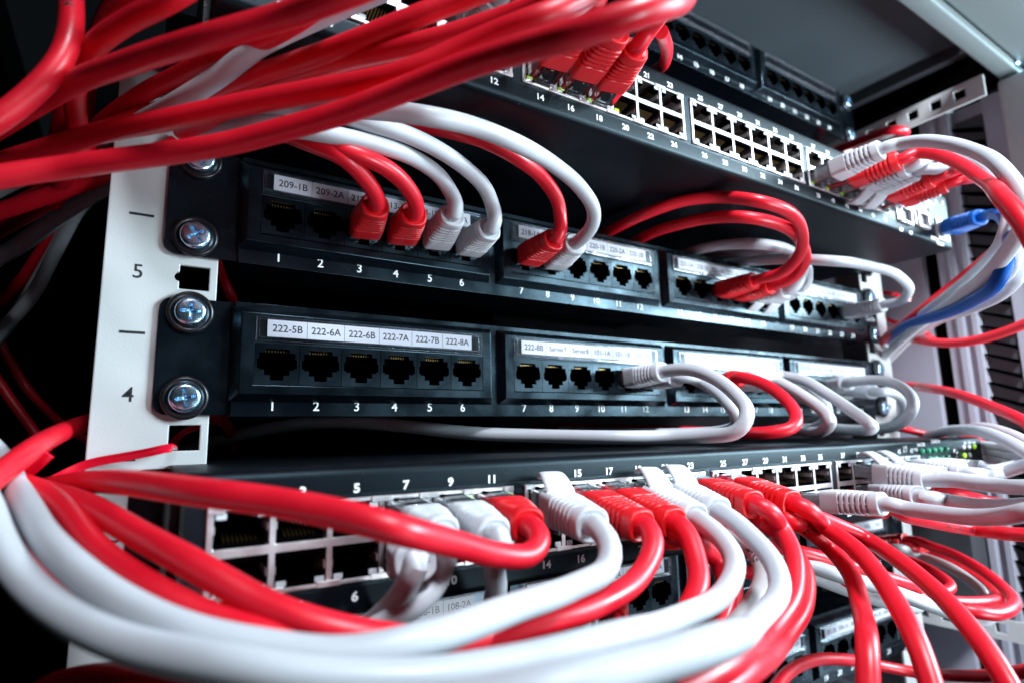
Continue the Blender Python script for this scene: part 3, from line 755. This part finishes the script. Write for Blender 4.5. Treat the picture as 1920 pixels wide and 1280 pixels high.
# ---- second patch panel (222-5B)
cable('white', 'white cable in port 11, outer of two arcs drooping onto the switch', [(1290, 692, 25), (1335, 706, 27), (1378, 738, 28), (1401, 776, 29), (1385, 806, 28), (1335, 816, 27), (1260, 818, 26), (1150, 819, 26), (1000, 816, 25), (880, 811, 25), (760, 798, 25), (650, 790, 24), (560, 794, 23), (480, 808, 22), (380, 835, 21), (280, 870, 20)], ('B', 11), (1242, 697))
cable('white', 'white cable in port 12, inner of two arcs drooping onto the switch', [(1310, 713, 23), (1345, 735, 25), (1375, 768, 25), (1382, 792, 24), (1350, 808, 22), (1280, 812, 21), (1180, 812, 20), (1050, 808, 19)], ('B', 12), (1268, 706))
cable('red', 'red cable arcing down from port 15 between white ones, lower panel', [(1415, 712, 23), (1460, 737, 26), (1490, 772, 27), (1485, 801, 26), (1440, 810, 24), (1370, 811, 22), (1280, 808, 20), (1150, 803, 18), (1000, 798, 16)], ('B', 15), (1385, 706))
cable('white', 'white cable right of the red arc, plugged into port 16', [(1450, 712, 20), (1500, 738, 22), (1543, 770, 24), (1557, 790, 24), (1545, 805, 22), (1500, 808, 19), (1445, 803, 17)], ('B', 16), (1408, 704))
cable('white', 'white cable half hidden behind its neighbour, plugged into port 17', [(1480, 708, 18), (1520, 730, 19), (1545, 755, 20), (1552, 780, 19), (1530, 800, 18), (1480, 800, 16)], ('B', 17), (1438, 704))
cable('white', 'white cable falling steeply to a tight bend, plugged into port 18', [(1505, 712, 20), (1555, 741, 22), (1605, 775, 23), (1632, 795, 23), (1622, 806, 21), (1575, 803, 18), (1520, 797, 16)], ('B', 18), (1466, 700))
cable('white', 'white cable curling round the right end of the lower panel', [(1630, 712, 19), (1675, 718, 20), (1705, 738, 21), (1711, 765, 21), (1695, 788, 20), (1650, 804, 18), (1590, 800, 15)], ('B', 21), (1598, 715), L=30)
cable('white', 'white cable with a hooded latch, last one plugged into the lower panel', [(1670, 735, 16), (1693, 752, 17), (1698, 770, 17), (1680, 792, 16), (1640, 800, 14)], ('B', 22), (1641, 734), latch=True, L=29)

# ---- lower switch, upper row
cable('red', 'thick blurred red cable looping from port 11 across the empty left ports', [(1012, 1010, 51), (1000, 1036, 56), (940, 1040, 60), (850, 1018, 60), (740, 990, 59), (640, 964, 58), (500, 938, 56), (400, 925, 55), (333, 916, 53), (240, 904, 48), (160, 903, 42), (90, 912, 38), (30, 925, 36), (-60, 950, 34)], ('C', 11), (990, 985), L=24)
cable('white', 'white cable in port 7 dropping behind the sweeping red cable', [(832, 1045, 42), (824, 1080, 44), (797, 1118, 46), (752, 1150, 46), (695, 1182, 46), (620, 1230, 46), (560, 1300, 46)], ('C', 7), (828, 1003), L=22)
cable('white', 'white cable in port 9 dropping straight down beside the number 10', [(925, 1045, 40), (930, 1080, 40), (928, 1120, 40), (915, 1175, 40), (890, 1260, 40), (870, 1340, 40)], ('C', 9), (925, 1003), L=25)
cable('white', 'white plug in port 8 hanging under the red sweeping cable', [(768, 1085, 37), (748, 1118, 37), (712, 1155, 37), (650, 1210, 37), (590, 1290, 37)], ('C', 8), (780, 1052), L=24)
cable('white', 'white cable with hooded latch at 13, curving far left into the bundle', [(1146, 1025, 47), (1138, 1062, 50), (1065, 1104, 54), (955, 1142, 60), (800, 1196, 66), (640, 1227, 69), (500, 1215, 69), (350, 1183, 68), (213, 1118, 64), (97, 1022, 57), (50, 950, 50), (25, 905, 44), (0, 860, 42), (-60, 800, 40)], ('C', 13), (1112, 985), latch=True, L=34)
cable('red', 'red cable in port 15 sweeping under the big white curve', [(1222, 1032, 42), (1195, 1084, 45), (1110, 1137, 48), (1010, 1168, 50), (880, 1207, 52), (740, 1240, 53), (560, 1262, 53), (400, 1275, 51), (270, 1275, 50), (180, 1268, 48), (90, 1290, 46), (20, 1350, 44)], ('C', 15), (1203, 985))
cable('red', 'red cable in port 17 bending down beside the 109-3A label', [(1295, 1020, 42), (1311, 1080, 45), (1285, 1150, 48), (1225, 1205, 51), (1120, 1245, 53), (980, 1275, 54), (800, 1300, 54)], ('C', 17), (1264, 980))
cable('white', 'white cable with hooded latch at 19, nearest big curve along the bottom', [(1352, 1008, 42), (1378, 1055, 46), (1355, 1112, 50), (1265, 1160, 56), (1150, 1196, 61), (960, 1244, 68), (780, 1270, 72), (600, 1268, 74), (430, 1245, 74), (250, 1210, 70), (120, 1150, 65), (50, 1092, 61), (0, 1020, 58), (-30, 940, 54), (-70, 880, 50)], ('C', 19), (1305, 972), latch=True)
cable('white', 'white cable with hooded latch at 21, widest curve leaving the bottom edge', [(1400, 997, 42), (1449, 1052, 47), (1462, 1105, 54), (1420, 1162, 64), (1330, 1208, 72), (1200, 1248, 80), (1050, 1285, 86), (860, 1325, 88)], ('C', 21), (1350, 960), latch=True)
cable('red', 'pinkish red cable in port 23 hugging the widest white curve', [(1462, 985, 32), (1488, 1040, 38), (1488, 1110, 44), (1440, 1185, 52), (1360, 1245, 60), (1260, 1300, 66)], ('C', 23), (1413, 945))
cable('red', 'red cable in port 25, middle of three falling to the bottom right', [(1545, 985, 31), (1606, 1030, 34), (1652, 1085, 37), (1692, 1150, 39), (1722, 1210, 41), (1748, 1290, 43)], ('C', 25), (1485, 943))
# ---- lower switch, lower row
cable('red', 'red cable in port 20 with its boot under the two red ones', [(1305, 1018, 32), (1345, 1050, 34), (1362, 1095, 36), (1355, 1150, 38), (1330, 1210, 40), (1300, 1290, 42)], ('C', 20), (1268, 1003))
cable('red', 'short dark red cable end in port 22 behind the white latches', [(1340, 1030, 30), (1375, 1080, 32), (1372, 1140, 34), (1340, 1230, 36)], ('C', 22), (1310, 996))
cable('grey', 'pale grey cable with handwriting, tucked inside the widest white curve', [(1392, 1012, 32), (1424, 1045, 34), (1430, 1085, 36), (1405, 1140, 38), (1350, 1200, 40), (1290, 1260, 42)], ('C', 24), (1362, 990), text=('2A C5', .28, 3.6, .2))
cable('red', 'red cable in port 26 passing behind the pinkish one', [(1470, 1010, 30), (1506, 1065, 34), (1508, 1130, 40), (1466, 1200, 48), (1394, 1260, 57), (1310, 1320, 64)], ('C', 26), (1432, 980))
cable('red', 'red cable marked JET falling straight down, leftmost of three', [(1510, 990, 28), (1555, 1025, 30.5), (1595, 1075, 34), (1615, 1140, 38), (1626, 1210, 41), (1628, 1300, 43)], ('C', 28), (1478, 972), text=('J E T', .14, 5.2, .1))
cable('red', 'red cable in port 30, rightmost of three falling to the bottom right', [(1570, 985, 27), (1625, 1010, 29), (1690, 1053, 32), (1760, 1112, 35), (1815, 1172, 38), (1868, 1245, 41), (1905, 1310, 43)], ('C', 30), (1518, 966))
cable('white', 'white cable running straight right from its ribbed boot below port 33', [(1690, 951, 28), (1750, 960, 31), (1810, 968, 33), (1870, 968, 35), (1930, 958, 36), (2010, 940, 37)], ('C', 34), (1652, 944), L=33)
cable('red', 'red cable from port 36 hidden under the straight white cable', [(1690, 962, 20), (1760, 980, 22), (1830, 992, 24), (1890, 1000, 26), (1960, 1003, 27)], ('C', 36), (1658, 950), L=27, text=('24AWG 4PR ETL VERIFIED', .55, 2.6, .2))
cable('white', 'white cable from port 40 above the straight one, running right', [(1765, 935, 24), (1820, 945, 27), (1880, 948, 29), (1950, 945, 31)], ('C', 40), (1726, 930))
cable('red', 'red cable from port 42 peeking out under the white latch boots', [(1790, 922, 22), (1830, 935, 24), (1880, 945, 24), (1960, 955, 25)], ('C', 42), (1757, 920), L=27)
cable('white', 'white cable with hooded latch at port 39, front one running right', [(1775, 899, 26), (1820, 904, 28), (1870, 910, 29), (1930, 912, 30), (2010, 905, 31)], ('C', 39), (1736, 898), latch=True)
cable('white', 'white cable with hooded latch at port 41, just behind the front one', [(1800, 897, 22), (1850, 904, 24), (1900, 912, 25), (1960, 920, 26)], ('C', 41), (1766, 893), latch=True)
cable('white', 'white cable from port 45 rising towards the right edge', [(1848, 888, 20), (1880, 885, 22), (1920, 872, 24), (1980, 850, 25)], ('C', 45), (1806, 885))
cable('white', 'white cable from port 47, rearmost on the lower switch', [(1880, 878, 19), (1910, 870, 20), (1960, 850, 22)], ('C', 47), (1838, 880))

# ---- upper switch
cable('red', 'large pink-red cable from port 18 doubling back across the whole upper left', [(1212, 62, 32), (1236, 32, 35), (1258, 0, 39), (1274, -18, 46), (1276, 0, 52), (1250, 8, 56), (1180, 30, 58), (1073, 67, 57), (1000, 86, 54), (880, 122, 50), (760, 168, 47), (640, 212, 45), (520, 246, 44), (420, 271, 43.5), (300, 290, 43.5), (200, 303, 44), (100, 317, 44.5), (0, 332, 46), (-80, 348, 47)], ('D', 18), (1192, 92), L=28)
cable('red', 'red cable in port 16 rising behind the large pink-red one', [(1185, 30, 31), (1215, 0, 33), (1240, -30, 35), (1220, -60, 38), (1150, -55, 41), (1085, 2, 46), (1010, 34, 48), (940, 60, 47), (870, 90, 46), (760, 136, 45), (640, 162, 44), (540, 180, 43), (430, 201, 42), (300, 228, 41), (200, 247, 39), (80, 280, 37), (-60, 325, 36)], ('D', 16), (1155, 60))
cable('red', 'red cable in port 14, mostly hidden by the large pink-red one', [(1120, 0, 31), (1130, -40, 33), (1100, -70, 36), (1000, -60, 40), (930, -25, 42), (850, 5, 42), (760, 40, 42), (640, 88, 41), (540, 122, 39), (467, 146, 38), (380, 180, 36), (300, 207, 34), (200, 240, 34), (60, 300, 32)], ('D', 14), (1095, 30))
cable('grey', 'grey cable with ribbed boot in port 12 at the top edge', [(1030, -25, 30), (1060, -60, 32), (1040, -110, 36)], ('D', 12), (995, 5), L=26)
cable('grey', 'grey cable in port 10 at the top edge behind red cables', [(950, -25, 32), (980, -60, 34), (970, -110, 36)], ('D', 10), (930, 0), L=24)
cable('red', 'thin dark red loop behind the boot in port 18 of the upper switch', [(1240, 60, 26), (1250, 90, 24), (1245, 120, 22), (1228, 132, 20)], r=2.6)
cable('red', 'dark red cable crossing behind the top middle cables', [(1120, -45, 46), (1010, 10, 44), (930, 40, 43), (820, 74, 42), (700, 100, 41), (600, 124, 39), (480, 167, 35), (380, 207, 31), (280, 260, 30), (160, 330, 27), (30, 400, 26)])
cable('red', 'wide red cable rising from left to the top edge, above the crossings', [(820, -75, 54), (720, -38, 53), (620, 0, 52), (533, 30, 50), (400, 68, 49), (300, 98, 47), (220, 125, 45), (150, 150, 43), (70, 195, 40), (-20, 250, 38)])
cable('red', 'dark red cable rising steeply at the upper left', [(390, -45, 44), (320, 0, 44), (250, 35, 43), (190, 75, 42), (150, 125, 40), (140, 190, 37), (150, 260, 34)])
cable('red', 'dark red cable leaning right beside the steep one, upper left', [(240, -40, 34), (205, 20, 34), (180, 80, 33), (165, 140, 32), (160, 220, 30)])
cable('red', 'red cable hooking down the top left corner, printed along its length', [(132, -60, 40), (134, 0, 41), (133, 50, 42), (118, 105, 43), (80, 155, 44), (30, 200, 45), (-20, 235, 46), (-90, 275, 46)], text=('AWG SC 24', .16, 3.4, .3))
cable('red', 'deep red cable below the wide one, upper left', [(660, -50, 42), (590, 15, 42), (520, 60, 41), (430, 100, 39), (340, 140, 36), (260, 182, 34), (190, 235, 33), (140, 300, 34), (100, 380, 30)])
cable('white', 'pale grey cable slanting behind red ones to the left edge', [(720, -18, 40), (640, 15, 40), (560, 50, 40), (480, 90, 40), (420, 137, 39), (350, 182, 38), (240, 240, 33), (150, 280, 30), (60, 325, 28), (-20, 365, 28)])
cable('red', 'dark red cable falling behind the rail at mid left', [(330, 235, 30), (240, 280, 28), (150, 345, 27), (60, 400, 26), (-40, 450, 25)])
cable('red', 'dim red cable between two grey ones at mid left', [(200, 330, 22), (130, 400, 22), (80, 470, 22), (30, 540, 22), (-40, 600, 22)])
cable('white', 'pale dim cable reaching the left edge at mid height', [(230, 300, 24), (165, 355, 24), (110, 410, 25), (50, 455, 26), (-30, 500, 27)])
cable('red', 'thin dim red cable curving in the dark, lower left', [(-20, 600, 16), (20, 680, 16), (60, 740, 16), (110, 790, 15), (170, 830, 14)])
cable('red', 'second thin dim red cable curving in the dark, nearest the left edge', [(-20, 690, 18), (20, 750, 18), (60, 805, 18), (90, 850, 18)])
cable('white', 'dim white cable crossing the lower part of the left tangle', [(260, 300, 22), (190, 350, 22), (130, 420, 22), (85, 500, 22), (30, 590, 22), (-40, 680, 22)])
cable('red', 'red cable sloping to the left edge just under the lowest big one', [(330, 270, 32), (220, 318, 32), (110, 360, 32), (20, 390, 32), (-60, 415, 32)])
cable('red', 'dark red cable rising to the top edge, between the hooked and the steep ones', [(320, -60, 38), (265, -5, 38), (215, 30, 37), (175, 90, 36), (130, 170, 34), (110, 260, 32)])
# upper switch, right end
cable('white', 'white cable arching from port 38 over the right side', [(1680, 272, 22), (1720, 265, 25), (1775, 269, 27), (1830, 285, 29), (1880, 318, 30), (1912, 365, 31), (1920, 410, 31), (1900, 455, 29), (1855, 512, 26), (1795, 560, 22), (1730, 605, 18), (1672, 655, 15), (1630, 700, 13)], ('D', 38), (1650, 282), L=32)
cable('red', 'red cable from port 40 sweeping over to the right edge', [(1715, 288, 22), (1750, 289, 25), (1795, 305, 28), (1840, 335, 31), (1880, 372, 34), (1915, 415, 36), (1960, 490, 38)], ('D', 40), (1685, 301), L=32)
cable('white', 'white cable with hooded latch in port 42 joining the right bundle', [(1730, 300, 19), (1775, 290, 20), (1830, 305, 22), (1875, 345, 24), (1893, 400, 25), (1880, 450, 25), (1830, 510, 22), (1770, 560, 19), (1710, 605, 16), (1665, 645, 14), (1620, 690, 12)], ('D', 42), (1698, 316), latch=True)
cable('white', 'white printed cable with hooded latch in port 44, right bundle', [(1745, 318, 18), (1790, 310, 20), (1840, 330, 22), (1890, 380, 25), (1915, 440, 27), (1895, 500, 27), (1840, 548, 24), (1775, 585, 19), (1720, 620, 16), (1670, 670, 14), (1630, 715, 12)], ('D', 44), (1714, 323), latch=True, text=('gpl', .08, 3.4, .1))
cable('red', 'red cable from port 46 joining the right bundle', [(1775, 326, 18), (1815, 318, 20), (1860, 340, 21), (1895, 385, 21), (1900, 430, 20), (1860, 475, 19), (1800, 525, 18), (1730, 580, 17), (1670, 625, 15), (1625, 665, 13)], ('D', 46), (1745, 336))
cable('red', 'red cable from port 48, rightmost plug of the upper switch', [(1805, 337, 18), (1850, 335, 20), (1895, 360, 22), (1940, 410, 24), (1990, 480, 25)], ('D', 48), (1772, 346))
cable('white', 'second white arch behind the front one, top right', [(1700, 300, 16), (1760, 283, 18), (1820, 290, 20), (1875, 330, 22), (1925, 400, 24), (1940, 470, 25), (1900, 530, 25), (1830, 575, 21), (1760, 600, 17), (1700, 640, 14), (1650, 690, 12)])
cable('red', 'red cable bending back above the upper switch, right end', [(1520, 300, 13), (1575, 279, 15), (1625, 260, 16), (1670, 244, 17), (1690, 245, 17), (1690, 258, 15), (1665, 272, 13), (1630, 300, 11)])
# blue cable in the console port
p = at(1765, 432, -67.5)
def blue_cable():
    base = Vector((p.x, -68.5, p.z)); e = at(1852, 403, base.y - 31); d = (e - base).normalized(); e = base + d * 32
    t = thing('patch_cable', 'only blue cable, plugged in at the right end of the upper switch', 'cable', base)
    z = d; x = Vector((1, 0, 0)); x = (x - z * x.dot(z)).normalized(); y = z.cross(x)
    m = Matrix((x, y, z)).transposed().to_4x4(); m.translation = base * S; t.matrix_world = m
    plug_parts(t, 'blue', 7.0, 32.0, -1, False)
    P = [e - d, e + d * 4] + [deep(a, b, F * 6 / w_) for a, b, w_ in [(1878, 408, 22), (1891, 432, 24), (1892, 478, 27), (1872, 525, 27), (1825, 563, 24), (1765, 590, 20.5), (1705, 608, 17), (1660, 640, 14), (1625, 680, 12)]]
    path = spline(P); bm = bmesh.new(); tube(bm, path); inv = m.inverted()
    for v in bm.verts: v.co = inv @ v.co
    finish('jacket', bm, M['blue'], t, smooth=True)
blue_cable()
cable('red', 'long dark red cable crossing the pale side wall above the middle', [(1660, 618, 13), (1700, 632, 15), (1745, 641, 16), (1800, 642, 17), (1860, 630, 18), (1925, 606, 19), (2000, 570, 20)])
cable('red', 'bright red cable crossing the pale side wall below the middle', [(1640, 722, 12), (1690, 722, 14), (1740, 727, 16), (1795, 738, 18), (1860, 762, 20), (1925, 792, 22), (2000, 840, 23)])
cable('white', 'outer grey-white loop resting beside the lower switch, right edge', [(1700, 838, 14), (1750, 813, 17), (1810, 805, 20), (1870, 818, 23), (1930, 850, 25), (2000, 900, 26)])
cable('white', 'inner grey-white loop behind the lower switch, right edge', [(1780, 812, 15), (1840, 800, 18), (1890, 812, 20), (1950, 840, 22)])
for i, (a, b, c_) in enumerate([(1842, 833, 838), (1846, 845, 850), (1848, 858, 866), (1850, 838, 858)]):
    cable('white', ['white strand on top of the bundle behind the lower switch', 'white strand second from top behind the lower switch',
                    'lowest white strand behind the lower switch', 'white strand crossing the others behind the lower switch'][i],
          [(a - 70, b - 12, 12), (a, b, 15), (1885, (b + c_) / 2 + 4, 17), (1930, c_ + 10, 19), (1990, c_ + 30, 21)], r=2.6)
cable('red', 'red cable end showing right of the lower switch', [(1780, 800, 13), (1830, 825, 15), (1870, 845, 16), (1940, 870, 18)])
cable('red', 'short red end lying behind the lower switch, right of the rail', [(1650, 800, 12), (1690, 803, 13), (1730, 812, 13), (1790, 830, 13)], r=2.4)

# ---- third patch panel and what hangs under the lower switch
cable('red', 'dark red plug in port 8 of the panel under the lower switch', [(1010, 1250, 30), (960, 1310, 32)], ('E', 8), (1035, 1208))
cable('grey', 'grey plug seen end-on in the panel under the lower switch', [(1075, 1230, 28), (1040, 1290, 30)], ('E', 9), (1090, 1182))
cable('red', 'dark red ribbed plug in port 10 under the 109 labels', [(1160, 1215, 27), (1120, 1290, 30)], ('E', 10), (1150, 1170))
cable('red', 'dark red outer loop at the far right below the white cables', [(1735, 1020, 18), (1790, 1040, 19), (1850, 1075, 21), (1890, 1110, 23), (1895, 1140, 24), (1860, 1150, 25), (1810, 1142, 25), (1750, 1128, 24), (1680, 1095, 24), (1600, 1070, 24), (1500, 1045, 24), (1390, 1030, 24), (1320, 1030, 24)], ('E', 23), (1700, 1013))
cable('red', 'red inner loop at the far right, its bend brightest', [(1740, 1035, 17), (1800, 1060, 19), (1850, 1090, 21), (1868, 1112, 22), (1850, 1128, 23), (1790, 1128, 24), (1720, 1118, 24), (1650, 1095, 25), (1560, 1085, 25), (1450, 1075, 25), (1350, 1068, 25)], ('E', 22), (1690, 1025))
cable('grey', 'dark grey cable arching between the red loops, lower right', [(1720, 1040, 16), (1770, 1058, 18), (1815, 1085, 19), (1845, 1115, 20), (1850, 1140, 20)], ('E', 21), (1672, 1028))
cable('red', 'red cable with a tight bend in front of the grey arch, lower right', [(1700, 1050, 20), (1750, 1072, 22), (1782, 1097, 23), (1765, 1110, 24), (1690, 1092, 25), (1600, 1062, 26), (1500, 1035, 27), (1400, 1015, 27)], ('E', 19), (1640, 1035))
cable('white', 'white cable running down right to a bend, upper of two', [(1400, 1010, 27), (1500, 1052, 27), (1580, 1080, 27), (1650, 1100, 26), (1720, 1125, 26), (1790, 1150, 25), (1840, 1162, 24), (1858, 1152, 23), (1840, 1130, 20)])
cable('white', 'white cable running down right, lower of two', [(1400, 1035, 26), (1500, 1070, 26), (1570, 1098, 25), (1640, 1122, 24), (1700, 1138, 23), (1725, 1132, 21), (1700, 1115, 18)])
cable('red', 'thin red cable arching across the bottom edge, right', [(1440, 1310, 26), (1475, 1262, 24), (1530, 1236, 22), (1590, 1236, 21), (1650, 1247, 20), (1720, 1260, 20), (1800, 1266, 22), (1870, 1265, 24), (1940, 1255, 26)])
cable('red', 'bright red cable passing behind the left rail, lower left', [(-60, 935, 52), (-10, 895, 47), (55, 845, 42), (105, 815, 37), (155, 795, 33), (230, 775, 29), (330, 772, 26), (400, 782, 24), (428, 805, 22), (430, 840, 20)])
cable('red', 'short red cable behind the rail beside the square hole', [(400, 470, 19), (412, 508, 19), (428, 545, 19), (450, 590, 18)], r=2.7)
cable('red', 'red cable leaving the lower left tie, upper of two', [(-60, 880, 38), (20, 905, 40), (100, 925, 43), (170, 950, 47), (263, 1003, 52), (358, 1055, 56), (500, 1134, 58), (583, 1166, 59), (700, 1192, 58), (820, 1200, 55), (950, 1185, 50)])
cable('red', 'red cable leaving the lower left tie, lower of two', [(-60, 890, 40), (0, 900, 42), (60, 915, 44), (115, 950, 47), (188, 1036, 53), (283, 1103, 57), (400, 1160, 59), (520, 1195, 60), (640, 1215, 58), (800, 1222, 54)])
cable('red', 'dark red cable falling at the left edge between white ones', [(-40, 850, 38), (-15, 920, 42), (20, 1000, 44), (70, 1075, 47), (140, 1140, 50), (210, 1185, 51), (330, 1215, 52), (450, 1235, 52)])

# ---- flat straps
def strap(name, label, pts, wd, th, nrm=None):
    P = spline([deep(x, y, F * 6 / w_) for x, y, w_ in pts]); fr = frames(P); bm = bmesh.new(); rings = []
    for i, (p_, (t_, u_, v_)) in enumerate(zip(P, fr)):
        tw = (CAM - p_).normalized(); a = t_.cross(tw).normalized(); b = t_.cross(a).normalized()
        rings.append([bm.verts.new((p_ + a * sx * wd / 2 + b * sy * th / 2) * S) for sx, sy in ((-1, -1), (-.7, -1), (-.4, -.6), (.4, -.6), (.7, -1), (1, -1), (1, 1), (-1, 1))])
    for q, s_ in zip(rings, rings[1:]):
        for i in range(8): bm.faces.new((q[i], q[(i + 1) % 8], s_[(i + 1) % 8], s_[i]))
    bm.faces.new(rings[0][::-1]); bm.faces.new(rings[-1])
    return tag(finish(name, bm, M['strap'], smooth=True, angle=30), label, 'cable tie', 'red plastic ties')
strap('cable_tie', 'long red tie running from the lower left bundle to the rail hole', [(-20, 905, 40), (30, 913, 39), (80, 908, 38), (110, 893, 37), (150, 873, 36.5), (220, 858, 36), (290, 845, 35.6), (318, 838, 35.4), (324, 842, 34)], 2.7, .7)
strap('cable_tie', 'short loose tail of red tie pointing up from the lower left bundle', [(10, 915, 41), (35, 900, 41), (60, 880, 41), (92, 851, 41)], 2.8, .8)
strap('cable_tie', 'red tie holding the bundle beside the right rail', [(1650, 590, 13), (1680, 605, 14), (1715, 607, 14.5), (1735, 622, 15), (1755, 638, 15.5), (1768, 643, 15.6)], 3.4, .8)
strap('cable_tie', 'small red tie end above the right rail screw', [(1630, 540, 13), (1655, 548, 13.5), (1680, 553, 14), (1708, 562, 14)], 3.0, .8)
strap('cable_tie', 'red tie crossed over itself behind the rail hole, lower left', [(322, 836, 27), (335, 815, 27.2), (352, 806, 27), (375, 798, 26.5)], 2.6, 1.6)
if _screw_used[0] is False: bpy.data.objects.remove(_screw)
for k, (o, used) in JK.items():
    if not used[0]:
        bpy.data.objects.remove(o)
scene.render.engine = 'CYCLES'
